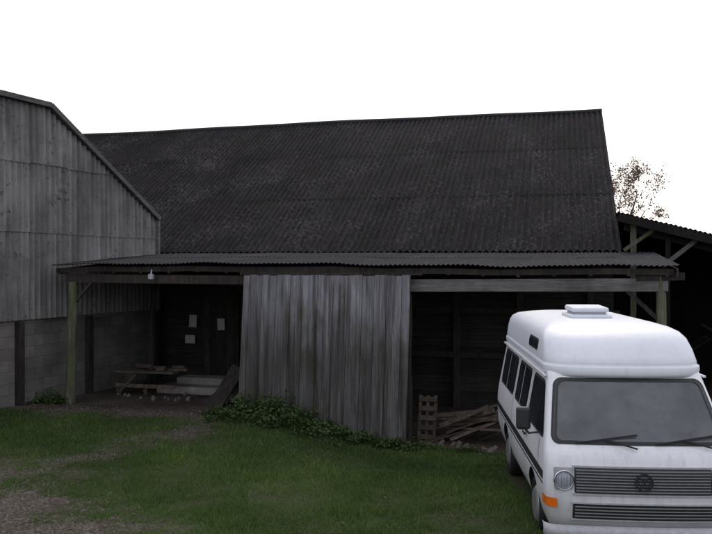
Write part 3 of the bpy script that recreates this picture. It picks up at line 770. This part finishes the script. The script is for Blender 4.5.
byf=I([(.2,-.06),(.5,-.06)]); bwf=I([(.2,.93),(.5,.93)])
mb=MB(); vs=[];fs=[]; n=24
for i in range(n+1):
    x=-.93+1.86*(.5-.5*math.cos(math.pi*i/n)); y=Fy(x,.35,byf,bwf,.12,.05); 
    vs+=[(x,y+.05,.27),(x,y,.28),(x,y-.02,.33),(x,y,.38),(x,y+.06,.39)]
for i in range(n):
    for k in range(4): a=5*i+k; fs.append((a,a+1,a+6,a+5))
mb.add(vs,fs,.5); mb.obj('front_bumper',M['mirror_grey'],van,True)
mb=MB()
for x0,x1 in ((-.66,-.02),(.10,.74)):
    a=(x0+.05,Fy(x0,1.16)-.035,1.155); b=(x1,Fy(x1,1.225)-.035,1.235); mb.beam(a,b,.012,.016)
    c=((x0+x1)/2+.3,Fy(x1,1.10)-.03,1.12); mb.beam(c,((x0+x1)/2,Fy(0,1.2)-.04,1.195),.014,.014)
mb.obj('wipers',M['blackpl'],van)
mb=MB()
for sd in (-1,1): mb.beam((sd*1.05,.60,1.30),(sd*1.05,.66,1.30),.15,.24)
mb.obj('mirror_heads',M['blackpl'],van,bevel=.03)
mb=MB()
for sd in (-1,1): mb.tube([(sd*.89,.66,1.15),(sd*.99,.65,1.14),(sd*1.04,.64,1.2)],[.012]*3,6)
mb.obj('mirror_arms',M['blackpl'],van)
mb=MB(); mb.beam((-.05,2.0,2.265),(-.05,2.6,2.265),.50,.05); mb.obj('roof_vent_base',M['grp'],van,bevel=.02)
mb=MB(); mb.beam((-.05,2.05,2.345),(-.05,2.55,2.36),.44,.06); mb.obj('roof_vent_lid',M['grp'],van,bevel=.025)
mb=MB(); mb.beam((-.05,2.08,2.30),(-.05,2.52,2.30),.38,.05); mb.obj('roof_vent_neck',M['mirror_grey'],van)
def wheel(name,sd,y):
    prof=[(.0,.02),(.09,.02),(.15,.035),(.17,.02),(.20,.0),(.205,-.01),(.22,.015),(.28,.02),(.315,.0),(.325,-.03),(.328,-.10),(.325,-.17),(.31,-.2),(.2,-.21),(0,-.21)]
    n=36; m_t=MB(); vs=[];fs=[]
    for r,d in prof:
        for k in range(n): a=2*math.pi*k/n; vs.append((sd*(.80+.06+d),y+r*math.cos(a),.33+r*math.sin(a)))
    for j in range(len(prof)-1):
        for k in range(n): fs.append((j*n+k,j*n+(k+1)%n,(j+1)*n+(k+1)%n,(j+1)*n+k))
    m_t.add(vs,fs,.5); o=m_t.obj(name,M['rubber'],van,True); o.data.materials.append(M['hub'])
    for i,p in enumerate(o.data.polygons):
        if i<5*n: p.material_index=1
for i,(sd,y) in enumerate(((-1,AX[0]),(1,AX[0]),(-1,AX[1]),(1,AX[1]))): wheel('wheel_%d'%(i+1),sd,y)
mb=MB(); mb.beam((0,.5,.26),(0,4.1,.26),1.0,.08); mb.obj('underbody',M['rubber'],van)

# ------------------------------------------------------------------ light, sky, camera
el,az=38,12
sun=bpy.data.lights.new('sun','SUN'); sun.energy=.6; sun.angle=math.radians(14); sun.color=(1,.96,.9)
so=bpy.data.objects.new('sun',sun); sc.collection.objects.link(so)
dirv=V((math.sin(math.radians(az))*math.cos(math.radians(el)),math.cos(math.radians(az))*math.cos(math.radians(el)),math.sin(math.radians(el))))
so.rotation_euler=dirv.to_track_quat('Z','Y').to_euler(); so.location=(0,0,20)
wd=bpy.data.worlds.new('World'); sc.world=wd; wd.use_nodes=True; nt=wd.node_tree; nt.nodes.clear()
out=N(nt,'ShaderNodeOutputWorld'); b1=N(nt,'ShaderNodeBackground'); b2=N(nt,'ShaderNodeBackground'); ad=N(nt,'ShaderNodeAddShader')
sky=N(nt,'ShaderNodeTexSky',sky_type='NISHITA'); sky.sun_disc=False; sky.sun_elevation=math.radians(el); sky.sun_rotation=math.radians(az); sky.dust_density=4
nt.links.new(sky.outputs[0],b1.inputs[0]); b1.inputs[1].default_value=.05
b2.inputs[0].default_value=(.95,.945,1.03,1); b2.inputs[1].default_value=.98
nt.links.new(b1.outputs[0],ad.inputs[0]); nt.links.new(b2.outputs[0],ad.inputs[1]); nt.links.new(ad.outputs[0],out.inputs[0])
cam=bpy.data.cameras.new('camera'); co_=bpy.data.objects.new('camera',cam); sc.collection.objects.link(co_)
cam.sensor_width=36; cam.lens=36*800/712; cam.clip_end=2000; cam.clip_start=.1
co_.location=(0,0,2.8); co_.rotation_euler=(math.radians(90-.2),0,0); sc.camera=co_
sc.view_settings.view_transform='Standard'; sc.view_settings.look='None'; sc.view_settings.exposure=0
